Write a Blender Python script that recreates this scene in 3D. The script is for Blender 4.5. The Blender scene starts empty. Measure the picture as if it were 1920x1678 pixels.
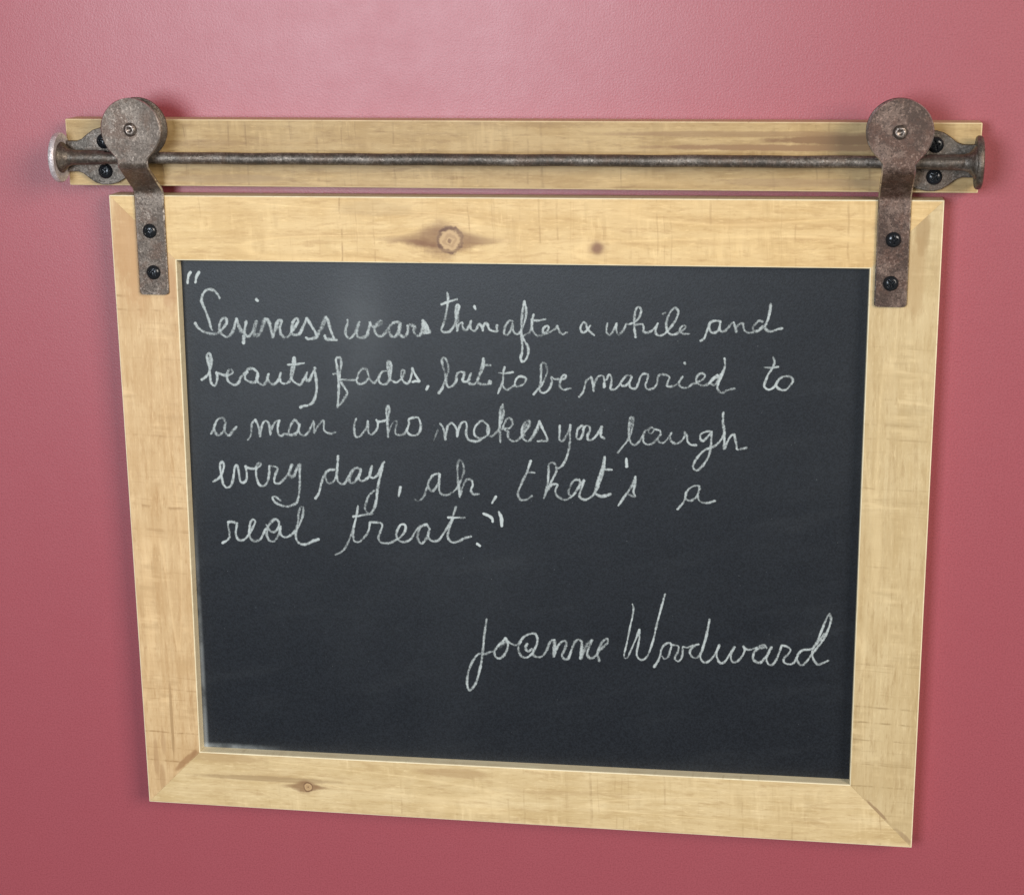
import bpy, bmesh, math, random
from mathutils import Vector, Matrix
random.seed(7)
sc = bpy.context.scene
C = sc.collection
H0 = 1.5                                   # height of the chalkboard's middle above the floor

# ------------------------------------------------------------------ camera
CAM = (0.19093565, -1.29112300, 0.39700416 + H0)
RX = (0.98929055, -0.00867207, -0.14570179)      # camera right / down / forward in (x, up, out)
RY = (0.02816397, -0.96813215, 0.24885122)
RZ = (-0.14321664, -0.25028971, -0.95751974)
def w(v): return Vector((v[0], -v[2], v[1]))
cam_d = bpy.data.cameras.new('camera')
cam = bpy.data.objects.new('camera', cam_d); C.objects.link(cam)
M = Matrix((w(RX), -w(RY), -w(RZ))).transposed().to_4x4()
M.translation = Vector(CAM)
cam.matrix_world = M
cam_d.sensor_width = 36.0
cam_d.lens = 3429.737 / 1920 * 36.0
cam_d.clip_start = 0.05; cam_d.clip_end = 100
sc.camera = cam

# ------------------------------------------------------------------ light
world = bpy.data.worlds.new('World'); sc.world = world
world.use_nodes = True
bg = world.node_tree.nodes['Background']
bg.inputs['Color'].default_value = (1.0, 0.93, 0.86, 1)
bg.inputs['Strength'].default_value = 0.15
def area(name, loc, target, sx, sy, power, col):
    d = bpy.data.lights.new(name, 'AREA'); d.shape = 'RECTANGLE'; d.size = sx; d.size_y = sy
    d.energy = power; d.color = col
    o = bpy.data.objects.new(name, d); C.objects.link(o)
    o.location = loc
    o.rotation_euler = (Vector(target) - Vector(loc)).to_track_quat('-Z', 'Y').to_euler()
    return o
area('window_light', (-0.50, -1.95, H0 + 0.45), (-0.05, 0, H0 + 0.15), 0.60, 0.72, 30, (0.85, 0.93, 1.0))
area('room_light', (3.0, -3.3, H0 + 1.5), (0, 0, H0), 1.9, 1.9, 160, (1.0, 0.895, 0.765))
vs = sc.view_settings
vs.view_transform = 'Standard'; vs.look = 'None'; vs.gamma = 1; vs.exposure = 0.0
vs.use_curve_mapping = False
sc.render.engine = 'CYCLES'

# ------------------------------------------------------------------ shader maths
class G:
    """A material and its nodes."""
    def __init__(s, name):
        s.m = bpy.data.materials.new(name); s.m.use_nodes = True
        s.nt = s.m.node_tree; s.nt.nodes.clear()
        s.out = s.nt.nodes.new('ShaderNodeOutputMaterial')
    def node(s, t, **k):
        n = s.nt.nodes.new(t)
        for a, b in k.items(): setattr(n, a, b)
        return n
    def link(s, a, b):
        if isinstance(a, V): a = a.s
        if hasattr(a, 'is_output'): s.nt.links.new(a, b)
        else: b.default_value = a
    def math(s, op, *a, clamp=False):
        n = s.node('ShaderNodeMath', operation=op, use_clamp=clamp)
        for i, x in enumerate(a): s.link(x, n.inputs[i])
        return V(s, n.outputs[0])
    def xyz(s, vec):
        n = s.node('ShaderNodeSeparateXYZ'); s.link(vec, n.inputs[0])
        return [V(s, o) for o in n.outputs]
    def comb(s, x, y, z=0.0):
        n = s.node('ShaderNodeCombineXYZ')
        for i, q in enumerate((x, y, z)): s.link(q, n.inputs[i])
        return n.outputs[0]
    def noise(s, vec, scale, detail=3.0, rough=0.55, dist=0.0):
        n = s.node('ShaderNodeTexNoise'); s.link(vec, n.inputs['Vector'])
        n.inputs['Scale'].default_value = scale; n.inputs['Detail'].default_value = detail
        n.inputs['Roughness'].default_value = rough; n.inputs['Distortion'].default_value = dist
        return V(s, n.outputs['Fac'])
    def mix(s, f, a, b, mode='MIX'):
        n = s.node('ShaderNodeMix', data_type='RGBA', blend_type=mode)
        s.link(f, n.inputs[0])
        for x, i in ((a, 6), (b, 7)):
            if isinstance(x, tuple): x = x + (1,) if len(x) == 3 else x
            s.link(x, n.inputs[i])
        return n.outputs[2]
    def step(s, x, lo, hi):
        n = s.node('ShaderNodeMapRange', interpolation_type='SMOOTHSTEP')
        s.link(x, n.inputs[0]); n.inputs[1].default_value = lo; n.inputs[2].default_value = hi
        return V(s, n.outputs[0])
    def bump(s, h, strength, dist=0.001):
        n = s.node('ShaderNodeBump'); s.link(h, n.inputs['Height'])
        n.inputs['Strength'].default_value = strength; n.inputs['Distance'].default_value = dist
        return n.outputs[0]
    def bsdf(s, col, rough, metal=0.0, normal=None, spec=0.5):
        n = s.node('ShaderNodeBsdfPrincipled')
        if isinstance(col, tuple): col = col + (1,)
        s.link(col, n.inputs['Base Color']); s.link(rough, n.inputs['Roughness'])
        s.link(metal, n.inputs['Metallic']); n.inputs['Specular IOR Level'].default_value = spec
        if normal is not None: s.link(normal, n.inputs['Normal'])
        s.nt.links.new(n.outputs[0], s.out.inputs[0])
        return n
    def obj(s): return s.node('ShaderNodeTexCoord').outputs['Object']
    def uv(s): return s.node('ShaderNodeTexCoord').outputs['UV']
class V:
    def __init__(s, g, o): s.g = g; s.s = o
    def __add__(s, b): return s.g.math('ADD', s, b)
    def __radd__(s, b): return s.g.math('ADD', b, s)
    def __sub__(s, b): return s.g.math('SUBTRACT', s, b)
    def __rsub__(s, b): return s.g.math('SUBTRACT', b, s)
    def __mul__(s, b): return s.g.math('MULTIPLY', s, b)
    def __rmul__(s, b): return s.g.math('MULTIPLY', b, s)
    def __rtruediv__(s, b): return s.g.math('DIVIDE', b, s)
    def __truediv__(s, b): return s.g.math('DIVIDE', s, b)

def gauss(g, u, v, u0, v0, a, b):
    du = (u - u0) * (1.0 / a); dv = (v - v0) * (1.0 / b)
    return g.math('EXPONENT', (du * du + dv * dv) * -1.0)

# ---- painted wall
def wall_mat():
    g = G('red_satin_wall_paint'); o = g.obj(); x, y, z = g.xyz(o)
    big = g.noise(o, 2.2, 3); mid = g.noise(o, 55, 2)
    st = g.noise(o, 720, 2, 0.6); st2 = g.noise(o, 190, 3, 0.6); grit = g.noise(o, 820, 2, 0.7)
    col = g.mix(big * 0.5 + 0.2, (0.345, 0.067, 0.090), (0.388, 0.079, 0.104))
    col = g.mix(g.step(grit, 0.40, 0.68) * 0.55, col, (0.25, 0.040, 0.055))
    h = st * 0.8 + st2 * 0.35 + mid * 0.5
    rol = g.noise(g.comb(x * 9.0, z * 1.6, 0.0), 1.0, 3)
    g.bsdf(col, mid * 0.06 + rol * 0.08 + 0.36, 0.0, g.bump(h, 0.25, 0.0006), 0.85)
    return g.m

# ---- pine, u along the grain and v across it, in metres from the middle of the board it hangs on
def wood_mat(name, pale, mid, brown, seed, knots=(), stains=(), grain=1.0, saw=0.40):
    g = G(name); uv = g.uv(); u, v, _ = g.xyz(uv)
    n0 = g.noise(g.comb(u * 2.2 + seed, v * 6.0, seed), 1.0, 2)
    vv = v + (n0 - 0.5) * 0.016
    dark = None
    for (ku, kv, r, fl) in knots:
        bulge = gauss(g, u, v, ku, kv, r * 5.0, r * 3.0)
        sgn = g.math('TANH', (v - kv) * (1.2 / r))
        vv = vv - sgn * bulge * r * 0.75
    fine = g.noise(g.comb(u * 6.0 + seed, vv * 420.0, seed), 1.0, 4, 0.65)
    rings = g.noise(g.comb(u * 1.6 + seed * 2, vv * 95.0, 0.0), 1.0, 3, 0.6)
    blot = g.noise(g.comb(u * 22.0, v * 60.0 + seed, 1.0), 1.0, 4, 0.65)
    streak = g.noise(g.comb(u * 9.0 - seed, vv * 130.0, 3.0), 1.0, 3, 0.6)
    sawn = g.noise(g.comb(u * 210.0 + seed + v * 10.0, v * 26.0, 0.0), 1.0, 3, 0.6)
    sawb = g.noise(g.comb(u * 30.0 + seed, v * 30.0, 5.0), 1.0, 3, 0.6)
    flk = g.noise(g.comb(u * 105.0 + seed, vv * 560.0, 4.0), 1.0, 4, 0.68)
    flb = g.noise(g.comb(u * 38.0 + seed, vv * 230.0, 14.0), 1.0, 4, 0.7)
    t = g.step(rings, 0.38, 0.64) * 0.45 + g.step(fine, 0.34, 0.68) * 0.30 + g.step(blot, 0.42, 0.62) * 0.50
    col = g.mix(t * grain, pale, mid)
    col = g.mix(g.step(streak, 0.54, 0.74) * 0.48 * grain, col, brown)
    col = g.mix(g.step(flk, 0.54, 0.68) * 0.50, col, tuple(min(1, c * 1.20) for c in pale))
    col = g.mix(g.step(flb, 0.53, 0.66) * 0.42, col, brown)
    col = g.mix(g.step(flk, 0.46, 0.30) * 0.45, col, brown)
    ln = g.math('ABSOLUTE', g.noise(g.comb(u * 2.4 + seed * 3, vv * 26.0, 7.0), 1.0, 1) - 0.5)
    col = g.mix(g.step(ln, 0.012, 0.0) * 0.30, col, tuple(min(1, c * 1.28) for c in pale))
    col = g.mix((g.step(sawn, 0.5, 0.66) * g.step(sawb, 0.46, 0.62)) * saw * 0.7, col, tuple(c * 0.80 for c in mid))
    col = g.mix((g.step(sawn, 0.5, 0.36) * g.step(sawb, 0.50, 0.66)) * saw, col, tuple(min(1, c * 1.2) for c in pale))
    # single saw cuts that run right across the board
    warp = (g.noise(g.comb(u * 40.0, v * 40.0, 6.0), 1.0, 2) - 0.5) * 0.0035
    cut = g.noise(g.comb((u + warp + v * 0.03) * 215.0 + seed, 0.0, 0.0), 1.0, 2)
    cutm = g.noise(g.comb(u * 60.0 + seed, v * 75.0, 11.0), 1.0, 3, 0.6)
    zone = g.noise(g.comb(u * 9.0 + seed, v * 4.0, 2.0), 1.0, 1)
    col = g.mix(g.step(cut, 0.55, 0.70) * g.step(cutm, 0.40, 0.60) * g.step(zone, 0.36, 0.56) * min(1.0, saw * 1.7), col, tuple(c * 0.80 for c in brown))
    pan = g.noise(g.comb((u + warp * 2.0) * 46.0 + seed, v * 10.0, 1.0), 1.0, 1)
    col = g.mix(g.step(pan, 0.35, 0.65) * saw * 0.7, col, mid)
    bl = g.noise(g.comb(u * 70.0, v * 110.0, 2.0), 1.0, 4, 0.7)
    for st in stains:
        su, sv, a, b, amt, scol = st[:6]; an = math.radians(st[6]) if len(st) > 6 else 0.0
        c_, s_ = math.cos(an), math.sin(an)
        s = gauss(g, (u - su) * c_ + (v - sv) * s_, (v - sv) * c_ - (u - su) * s_, 0.0, 0.0, a, b) * (bl * 1.5 + 0.05) * (streak * 1.5 + 0.30)
        col = g.mix(g.step(s, 0.16, 0.52) * min(1.0, amt * 1.35), col, scol)
    for (ku, kv, r, fl) in knots:
        wob = (bl - 0.5) * 1.5 + (g.noise(g.comb(u * 260.0, v * 260.0, 8.0), 1.0, 2) - 0.5) * 0.7
        du = (u - ku) * (1.0 / r); dv = (v - kv) * (1.0 / r)
        d = g.math('SQRT', du * du * 0.9 + dv * dv * 0.8) + wob * 0.56
        if fl:      # brown flame along the grain on both sides of the knot
            au = g.math('ABSOLUTE', u - (ku - r * 0.6))
            q_ = au * (1.0 / (fl * 0.36)); wid = r * 1.45 / (1.0 + q_ * q_)
            s = g.math('ABSOLUTE', v - kv - (bl - 0.5) * 0.004) / (wid + 0.0004)
            s = g.step(s + (bl - 0.5) * 0.9, 1.45, 0.35) * g.step(au, fl * 1.25, fl * 0.30)
            s2 = g.noise(g.comb(u * 24.0, vv * 300.0, 9.0), 1.0, 3, 0.6)
            col = g.mix(s * (g.step(s2, 0.25, 0.7) * 0.42 + 0.55), col, (0.21, 0.095, 0.040))
        body = (0.54, 0.36, 0.185) if fl else (0.22, 0.105, 0.055)
        col = g.mix(g.step(d, 1.25, 0.75) if fl else g.step(d, 1.55, 0.35) * 0.9, col, body)
        if fl:
            col = g.mix(g.step(g.math('ABSOLUTE', d - 0.95), 0.24, 0.05) * (g.step(s2, 0.30, 0.65) * 0.60 + 0.38), col, (0.13, 0.055, 0.026))
            col = g.mix(g.step(g.math('ABSOLUTE', d - 0.42), 0.16, 0.05) * 0.35, col, (0.25, 0.13, 0.06))
            col = g.mix(g.step(d, 0.26, 0.12) * 0.8, col, (0.19, 0.095, 0.045))
        else:
            col = g.mix(gauss(g, u, v, ku, kv, r * 1.6, r * 1.1) * 0.5, col, (0.26, 0.13, 0.07))
    h = fine * 0.4 + sawn * 0.35 + rings * 0.4 + blot * 0.3
    g.bsdf(col, blot * 0.15 + 0.44, 0.0, g.bump(h, 0.28, 0.0006), 0.5)
    return g.m

def slate_mat():
    g = G('chalkboard_black'); o = g.obj(); x, y, z = g.xyz(o)
    grain = g.noise(o, 760, 2, 0.7); big = g.noise(o, 7, 4, 0.6); sm = g.noise(o, 30, 4, 0.65)
    col = g.mix(g.step(grain, 0.3, 0.7), (0.0022, 0.0040, 0.0078), (0.0105, 0.0145, 0.0215))
    wipe = g.noise(g.comb(x * 8.0 + z * 4.0, z * 42.0 - x * 10.0, 2.0), 1.0, 3, 0.6)
    sheen_dust = gauss(g, x, z, -0.118, 0.150, 0.020, 0.040) * 0.055 + gauss(g, x, z, -0.20, 0.10, 0.14, 0.10) * 0.02  # pale upper left patches: window sheen painted into the slate colour
    sheen_dust = sheen_dust * (sm * 1.6 + 0.2) + g.step(big, 0.46, 0.75) * 0.007 + g.step(wipe, 0.52, 0.75) * 0.009
    # chalk dust caught along the left edge and in the lower left corner
    edge = g.step(x, -0.2490, -0.2525) * g.step(sm, 0.20, 0.62) * g.step(z, 0.04, -0.12) * 0.38
    corner = g.step(z, -0.1915, -0.1955) * g.step(x, -0.18, -0.235) * g.step(sm, 0.25, 0.6) * 0.38
    speck = g.step(g.noise(o, 420, 1), 0.77, 0.83) * 0.10
    col = g.mix(sheen_dust + edge + corner + speck, col, (0.52, 0.57, 0.60))
    h = grain * 1.0 + sm * 0.3
    g.bsdf(col, sm * 0.08 + 0.39, 0.0, g.bump(h, 0.16, 0.0004), 0.44)
    return g.m

def chalk_mat():
    g = G('white_chalk'); o = g.obj(); u, v, _ = g.xyz(g.uv())
    at = g.node('ShaderNodeAttribute', attribute_name='press')
    pr = V(g, at.outputs['Fac'])
    a = g.math('ABSOLUTE', u * 2.0 - 1.0)
    n1 = g.noise(o, 1500, 2, 0.6); n2 = g.noise(o, 420, 2, 0.6); n3 = g.noise(o, 70, 2)
    n4 = g.noise(g.comb(u * 5.0, v * 900.0, 0.0), 1.0, 2)
    cov = pr * (0.98 - a * a * 0.70) + (n1 - 0.5) * 1.5 + (n2 - 0.5) * 1.4 + (n3 - 0.5) * 1.3 + (n4 - 0.5) * 0.35
    al = g.step(cov, 0.08, 1.48) * 0.88
    d = g.node('ShaderNodeBsdfDiffuse'); d.inputs[0].default_value = (0.56, 0.62, 0.63, 1)
    t = g.node('ShaderNodeBsdfTransparent')
    m = g.node('ShaderNodeMixShader'); g.link(al, m.inputs[0])
    g.nt.links.new(t.outputs[0], m.inputs[1]); g.nt.links.new(d.outputs[0], m.inputs[2])
    g.nt.links.new(m.outputs[0], g.out.inputs[0])
    return g.m

def iron_mat(name, dark, light, rust, rough=0.42, metal=0.75, off=0.0):
    g = G(name); o = g.obj()
    mp = g.node('ShaderNodeVectorMath', operation='ADD'); g.link(o, mp.inputs[0]); mp.inputs[1].default_value = (off, off, off)
    o = mp.outputs[0]
    a = g.noise(o, 190, 6, 0.72); b = g.noise(o, 520, 4, 0.7); c = g.noise(o, 60, 5, 0.7); d = g.noise(o, 900, 2, 0.6)
    big = g.noise(o, 35, 3, 0.6)
    col = g.mix(g.step(a + (big - 0.5) * 0.9, 0.42, 0.66), dark, light)
    col = g.mix(g.step(c, 0.46, 0.60) * 0.75, col, rust)
    col = g.mix(g.step(b, 0.52, 0.66) * (g.step(big, 0.40, 0.62) * 0.45 + 0.35), col, tuple(min(1, k * 1.75) for k in light))
    col = g.mix(g.step(d, 0.48, 0.32) * 0.75, col, tuple(k * 0.45 for k in dark))
    h = a * 1.3 + b * 0.6
    g.bsdf(col, g.step(a, 0.3, 0.75) * 0.20 + (rough - 0.05), metal, g.bump(h, 0.5, 0.0007), 0.5)
    return g.m

def plain(name, col, rough, metal=0.0):
    g = G(name); o = g.obj(); n = g.noise(o, 700, 3)
    c = g.mix(n * 0.5, col, tuple(k * 1.5 for k in col))
    g.bsdf(c, n * 0.12 + rough, metal, g.bump(n, 0.1, 0.0003), 0.6)
    return g.m

# ------------------------------------------------------------------ meshes; points are (x, up, out from the wall)
def P(x, y, z): return Vector((x, -z, y))
def finish(name, bm, mats, parent=None, smooth=None, loc=(0, 0, 0)):
    me = bpy.data.meshes.new(name)
    bmesh.ops.recalc_face_normals(bm, faces=bm.faces)
    if smooth is not None:
        for f in bm.faces: f.smooth = True
        for e in bm.edges:
            if len(e.link_faces) == 2 and e.calc_face_angle(0) > smooth: e.smooth = False
    bm.to_mesh(me); bm.free()
    for m in (mats if isinstance(mats, (list, tuple)) else [mats]): me.materials.append(m)
    o = bpy.data.objects.new(name, me); C.objects.link(o)
    o.location = P(*loc)
    if parent: o.parent = parent
    return o
def prism(poly, z0, z1, bevel=0.0, seg=2, keep=None):
    bm = bmesh.new()
    lo = [bm.verts.new(P(x, y, z0)) for x, y in poly]; hi = [bm.verts.new(P(x, y, z1)) for x, y in poly]
    bm.faces.new(hi); bm.faces.new(lo[::-1])
    n = len(poly)
    for i in range(n): bm.faces.new((lo[i], lo[(i + 1) % n], hi[(i + 1) % n], hi[i]))
    bmesh.ops.recalc_face_normals(bm, faces=bm.faces)
    if bevel:
        es = [e for e in bm.edges if e.calc_face_angle(0) > 0.5 and (keep is None or keep(e))]
        bmesh.ops.bevel(bm, geom=es, offset=bevel, segments=seg, affect='EDGES', profile=0.6)
    return bm
def lathe(prof, axis='z', seg=56):
    """prof: (radius, position along the axis)"""
    bm = bmesh.new(); rows = []
    for r, h in prof:
        if r < 1e-6:
            rows.append([bm.verts.new(P(0, 0, h) if axis == 'z' else P(h, 0, 0))]); continue
        row = []
        for i in range(seg):
            t = 2 * math.pi * i / seg; a, b = r * math.cos(t), r * math.sin(t)
            row.append(bm.verts.new(P(a, b, h) if axis == 'z' else P(h, a, b)))
        rows.append(row)
    for A, B in zip(rows, rows[1:]):
        for i in range(seg):
            j = (i + 1) % seg
            if len(A) == 1 and len(B) == 1: continue
            if len(A) == 1: bm.faces.new((A[0], B[i], B[j]))
            elif len(B) == 1: bm.faces.new((A[i], A[j], B[0]))
            else: bm.faces.new((A[i], A[j], B[j], B[i]))
    return bm
def uv_along(o, horizontal):
    me = o.data; lay = me.uv_layers.new(name='grain')
    for l in me.loops:
        c = me.vertices[l.vertex_index].co + o.location
        x, z, y = c.x, -c.y, c.z
        lay.data[l.index].uv = (x, y + z) if horizontal else (y, x + z)
def tag(o, label=None, cat=None, kind=None):
    if label: o['label'] = label
    if cat: o['category'] = cat
    if kind: o['kind'] = kind
    return o
def empty(name, loc):
    o = bpy.data.objects.new(name, None); C.objects.link(o); o.location = loc
    o.empty_display_size = 0.1
    return o

# ------------------------------------------------------------------ the wall
ZW = -0.0222
bm = bmesh.new()
bm.faces.new([bm.verts.new(P(x, y, 0)) for x, y in ((-3, -1.5), (3, -1.5), (3, 1.3), (-3, 1.3))])
wall = finish('wall', bm, wall_mat())
wall.location = (0, -ZW, H0)
tag(wall, kind='structure')

# ------------------------------------------------------------------ materials
PALE = (0.640, 0.500, 0.290); MID = (0.520, 0.370, 0.185); BROWN = (0.400, 0.245, 0.110)
w_top = wood_mat('pine_top', (0.75, 0.545, 0.270), (0.60, 0.400, 0.170), (0.43, 0.250, 0.095), 3.1,
                 knots=((-0.0463, 0.2122, 0.0086, 0.046), (0.0605, 0.2078, 0.0040, 0)),
                 stains=((0.265, 0.225, 0.012, 0.016, 0.35, (0.36, 0.23, 0.11)), (-0.10, 0.235, 0.03, 0.006, 0.25, (0.42, 0.29, 0.14))), grain=0.85)
w_bot = wood_mat('pine_bottom', (0.75, 0.590, 0.340), (0.60, 0.440, 0.220), (0.44, 0.285, 0.130), 11.7,
                 knots=((-0.1672, -0.2216, 0.0036, 0.020),),
                 stains=((-0.235, -0.200, 0.035, 0.004, 0.4, (0.44, 0.29, 0.14)), (-0.20, -0.2165, 0.06, 0.0022, 0.5, (0.36, 0.24, 0.12)), (-0.05, -0.203, 0.03, 0.004, 0.4, (0.42, 0.27, 0.13))))
w_left = wood_mat('pine_left', (0.70, 0.500, 0.275), (0.55, 0.355, 0.170), (0.42, 0.235, 0.095), 23.4, grain=0.85,
                  stains=((0.205, -0.284, 0.050, 0.014, 0.55, (0.50, 0.285, 0.125)), (-0.2040, -0.2655, 0.0130, 0.0026, 0.60, (0.36, 0.195, 0.085), 45),
                          (-0.2000, -0.2585, 0.0055, 0.0030, 0.55, (0.35, 0.19, 0.085), 45), (-0.205, -0.2905, 0.018, 0.0022, 0.42, (0.42, 0.25, 0.12)), (-0.221, -0.2865, 0.012, 0.0026, 0.40, (0.42, 0.25, 0.12)), (-0.19, -0.284, 0.012, 0.0018, 0.35, (0.42, 0.25, 0.12)), (0.176, -0.258, 0.02, 0.006, 0.4, (0.45, 0.24, 0.11)), (-0.17, -0.276, 0.03, 0.0012, 0.5, (0.36, 0.22, 0.1))), saw=0.52)
w_right = wood_mat('pine_right', (0.65, 0.510, 0.290), (0.52, 0.380, 0.190), (0.385, 0.255, 0.115), 37.9, grain=0.85,
                   stains=((0.223, 0.287, 0.017, 0.005, 0.5, (0.36, 0.23, 0.10)), (0.19, 0.283, 0.03, 0.007, 0.35, (0.42, 0.27, 0.12)), (-0.2150, 0.2735, 0.012, 0.0013, 0.6, (0.33, 0.21, 0.11), 135),
                           (-0.2345, 0.2935, 0.008, 0.0020, 0.5, (0.36, 0.24, 0.13), 135)), saw=0.52)
w_rail = wood_mat('pine_rail', (0.53, 0.375, 0.175), (0.39, 0.250, 0.100), (0.235, 0.130, 0.048), 51.3,
                  stains=((0.235, 0.2845, 0.055, 0.0036, 0.75, (0.24, 0.13, 0.052)), (0.20, 0.2790, 0.10, 0.0024, 0.7, (0.28, 0.155, 0.065)), (0.16, 0.2885, 0.10, 0.0022, 0.5, (0.28, 0.16, 0.07)), (0.21, 0.255, 0.07, 0.003, 0.4, (0.34, 0.22, 0.11)),
                          (-0.21, 0.255, 0.05, 0.003, 0.4, (0.33, 0.22, 0.11))))
w_edge = wood_mat('pine_sanded_lit_edge', (0.84, 0.74, 0.52), (0.76, 0.64, 0.42), (0.62, 0.48, 0.28), 71.0, grain=0.6)  # sanded edges, made paler still to paint in the light on the reveals
w_edge_rail = wood_mat('pine_rail_edge', (0.64, 0.50, 0.29), (0.55, 0.41, 0.23), (0.45, 0.31, 0.16), 83.0, grain=0.7)
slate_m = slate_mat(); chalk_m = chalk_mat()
iron = iron_mat('worn_bronze_iron', (0.108, 0.084, 0.068), (0.225, 0.185, 0.156), (0.130, 0.084, 0.062), 0.44, 0.55)
iron_rusty = iron_mat('rusty_bronze_iron', (0.072, 0.045, 0.035), (0.195, 0.135, 0.110), (0.110, 0.058, 0.042), 0.50, 0.45, 2.0)
worn = iron_mat('rubbed_edge_iron', (0.38, 0.34, 0.32), (0.62, 0.58, 0.56), (0.20, 0.15, 0.12), 0.32, 0.85, 5.0)
iron2 = iron_mat('rail_iron', (0.100, 0.085, 0.072), (0.220, 0.190, 0.165), (0.15, 0.110, 0.086), 0.42, 0.65, 3.0)
cap_m = iron_mat('cap_painted_reflection', (0.52, 0.47, 0.49), (0.72, 0.67, 0.70), (0.42, 0.36, 0.37), 0.34, 0.35, 9.0)  # left end stop only: its bright reflection is put into the base colour
rivet_m = iron_mat('rubbed_rivet', (0.14, 0.115, 0.10), (0.36, 0.32, 0.29), (0.17, 0.13, 0.11), 0.32, 0.8, 7.0)
screw_m = plain('black_screw', (0.016, 0.018, 0.022), 0.14, 0.4)

# ------------------------------------------------------------------ wooden rail with iron bar, fixed to the wall
YB = 0.2710; ZB = 0.0140; RB = 0.0043
rail = tag(empty('barn_door_rail', (0, 0, H0)), 'wooden rail board with a dark iron bar, fixed to the red wall above the chalkboard', 'rail')
def edge_faces(o):
    for f in o.data.polygons:
        if f.normal.y > -0.97: f.material_index = 1
def board(name, poly, z0, z1, mats, parent, horizontal, bev=0.0009, keep=None):
    o = finish(name, prism(poly, z0, z1, bev, 2, keep), mats, parent)
    uv_along(o, horizontal); edge_faces(o)
    return o
board('backing_board', [(-0.3298, 0.2495), (0.3225, 0.2489), (0.3232, 0.2966), (-0.3302, 0.2977)], ZW + 0.0003, 0.0, [w_rail, w_edge_rail], rail, True)
# iron bar, slightly uneven
bm = bmesh.new(); rows = []
n = 90; x0, x1 = -0.3300, 0.3195
for i in range(n + 1):
    x = x0 + (x1 - x0) * i / n
    dy = 0.00022 * math.sin(i * 0.71) * math.sin(i * 0.23)
    rows.append([bm.verts.new(P(x, YB + dy + RB * math.sin(t) * (1.0 if math.cos(t) < 0 else 0.99), ZB + RB * 0.92 * math.cos(t)))
                 for t in [2 * math.pi * k / 20 for k in range(20)]])
for A, B in zip(rows, rows[1:]):
    for k in range(20): bm.faces.new((A[k], A[(k + 1) % 20], B[(k + 1) % 20], B[k]))
bm.faces.new(rows[0]); bm.faces.new(rows[-1][::-1])
finish('bar', bm, iron2, rail, 0.9)

# pan head screw with a cross recess, built once
def screw_bm(r=0.0056, hgt=0.0027, ang=0.4):
    bm = bmesh.new(); rows = []; seg = 72; rings = 26
    for i in range(rings + 1):
        q = i / rings; row = []
        for k in range(seg if i else 1):
            t = 2 * math.pi * k / seg; x, y = r * q * math.cos(t), r * q * math.sin(t)
            z = hgt * (1 - q ** 2.6) ** 0.62 if q < 1 else 0.0
            c, s = math.cos(ang), math.sin(ang); a, b = c * x + s * y, -s * x + c * y
            def arm(p, o): return max(0.0, min(1.0, (0.00075 - abs(o)) / 0.0003)) * max(0.0, min(1.0, (r * 0.60 - abs(p)) / 0.0009))
            z -= 0.0016 * max(arm(a, b), arm(b, a)) * (1 - 0.35 * q)
            row.append(bm.verts.new(P(x, y, z)))
        rows.append(row)
    for A, B in zip(rows, rows[1:]):
        for k in range(seg):
            j = (k + 1) % seg
            if len(A) == 1: bm.faces.new((A[0], B[k], B[j]))
            else: bm.faces.new((A[k], A[j], B[j], B[k]))
    return bm
def screw(parent, x, y, z, ang, r=0.0056):
    return finish('screw', screw_bm(r, 0.0027, ang), screw_m, parent, 0.7, (x, y, z))

# end brackets: a leaf shaped iron plate whose neck runs out to a round end stop
def leaf(sx, x_end):
    up = [(0.0, 0.0112), (0.009, 0.0112), (0.013, 0.0126), (0.0175, 0.0162), (0.022, 0.0192), (0.027, 0.0206), (0.033, 0.0205), (0.039, 0.0190), (0.0445, 0.0158), (0.0485, 0.0105), (0.0505, 0.004)]
    pts = [(x_end - sx * d, YB + h) for d, h in up] + [(x_end - sx * d, YB - h) for d, h in reversed(up)]
    return pts if sx < 0 else pts
for sx, xe in ((-1, -0.3300), (1, 0.3197)):
    br = finish('bracket', prism(leaf(sx, xe), 0.0002, 0.0044, 0.0011, 3), iron2, rail, 0.6)
    # saddle under the bar that swells towards the end stop
    prof = [(0.0051, 0.034), (0.0053, 0.022), (0.0055, 0.009), (0.0066, 0.0055), (0.0092, 0.0030), (0.0112, 0.0012), (0.0112, 0.0)]
    bm = bmesh.new(); rows = []
    for r, d in prof:
        rows.append([bm.verts.new(P(xe - sx * d, YB + r * math.sin(t), max(0.0046, ZB - 0.0016 + r * 0.98 * math.cos(t)))) for t in [2 * math.pi * k / 32 for k in range(32)]])
    for A, B in zip(rows, rows[1:]):
        for k in range(32): bm.faces.new((A[k], A[(k + 1) % 32], B[(k + 1) % 32], B[k]))
    finish('saddle', bm, iron2, br, 0.9)
    R = 0.0180
    cap = [(0.0, -0.0002), (0.0105, -0.0002), (0.0125, -0.0010), (R - 0.0008, -0.0012), (R, -0.0003), (R + 0.0002, 0.0010), (R - 0.0004, 0.0026), (R - 0.0018, 0.0033), (0.010, 0.0040), (0.0, 0.0042)]
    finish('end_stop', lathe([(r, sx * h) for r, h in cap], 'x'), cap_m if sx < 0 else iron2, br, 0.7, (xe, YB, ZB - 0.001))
    xs = -0.2999 if sx < 0 else 0.2923
    screw(br, xs, 0.2820, 0.0044, 0.3 * sx, 0.0055); screw(br, xs, 0.2603, 0.0044, 0.9, 0.0055)

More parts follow.
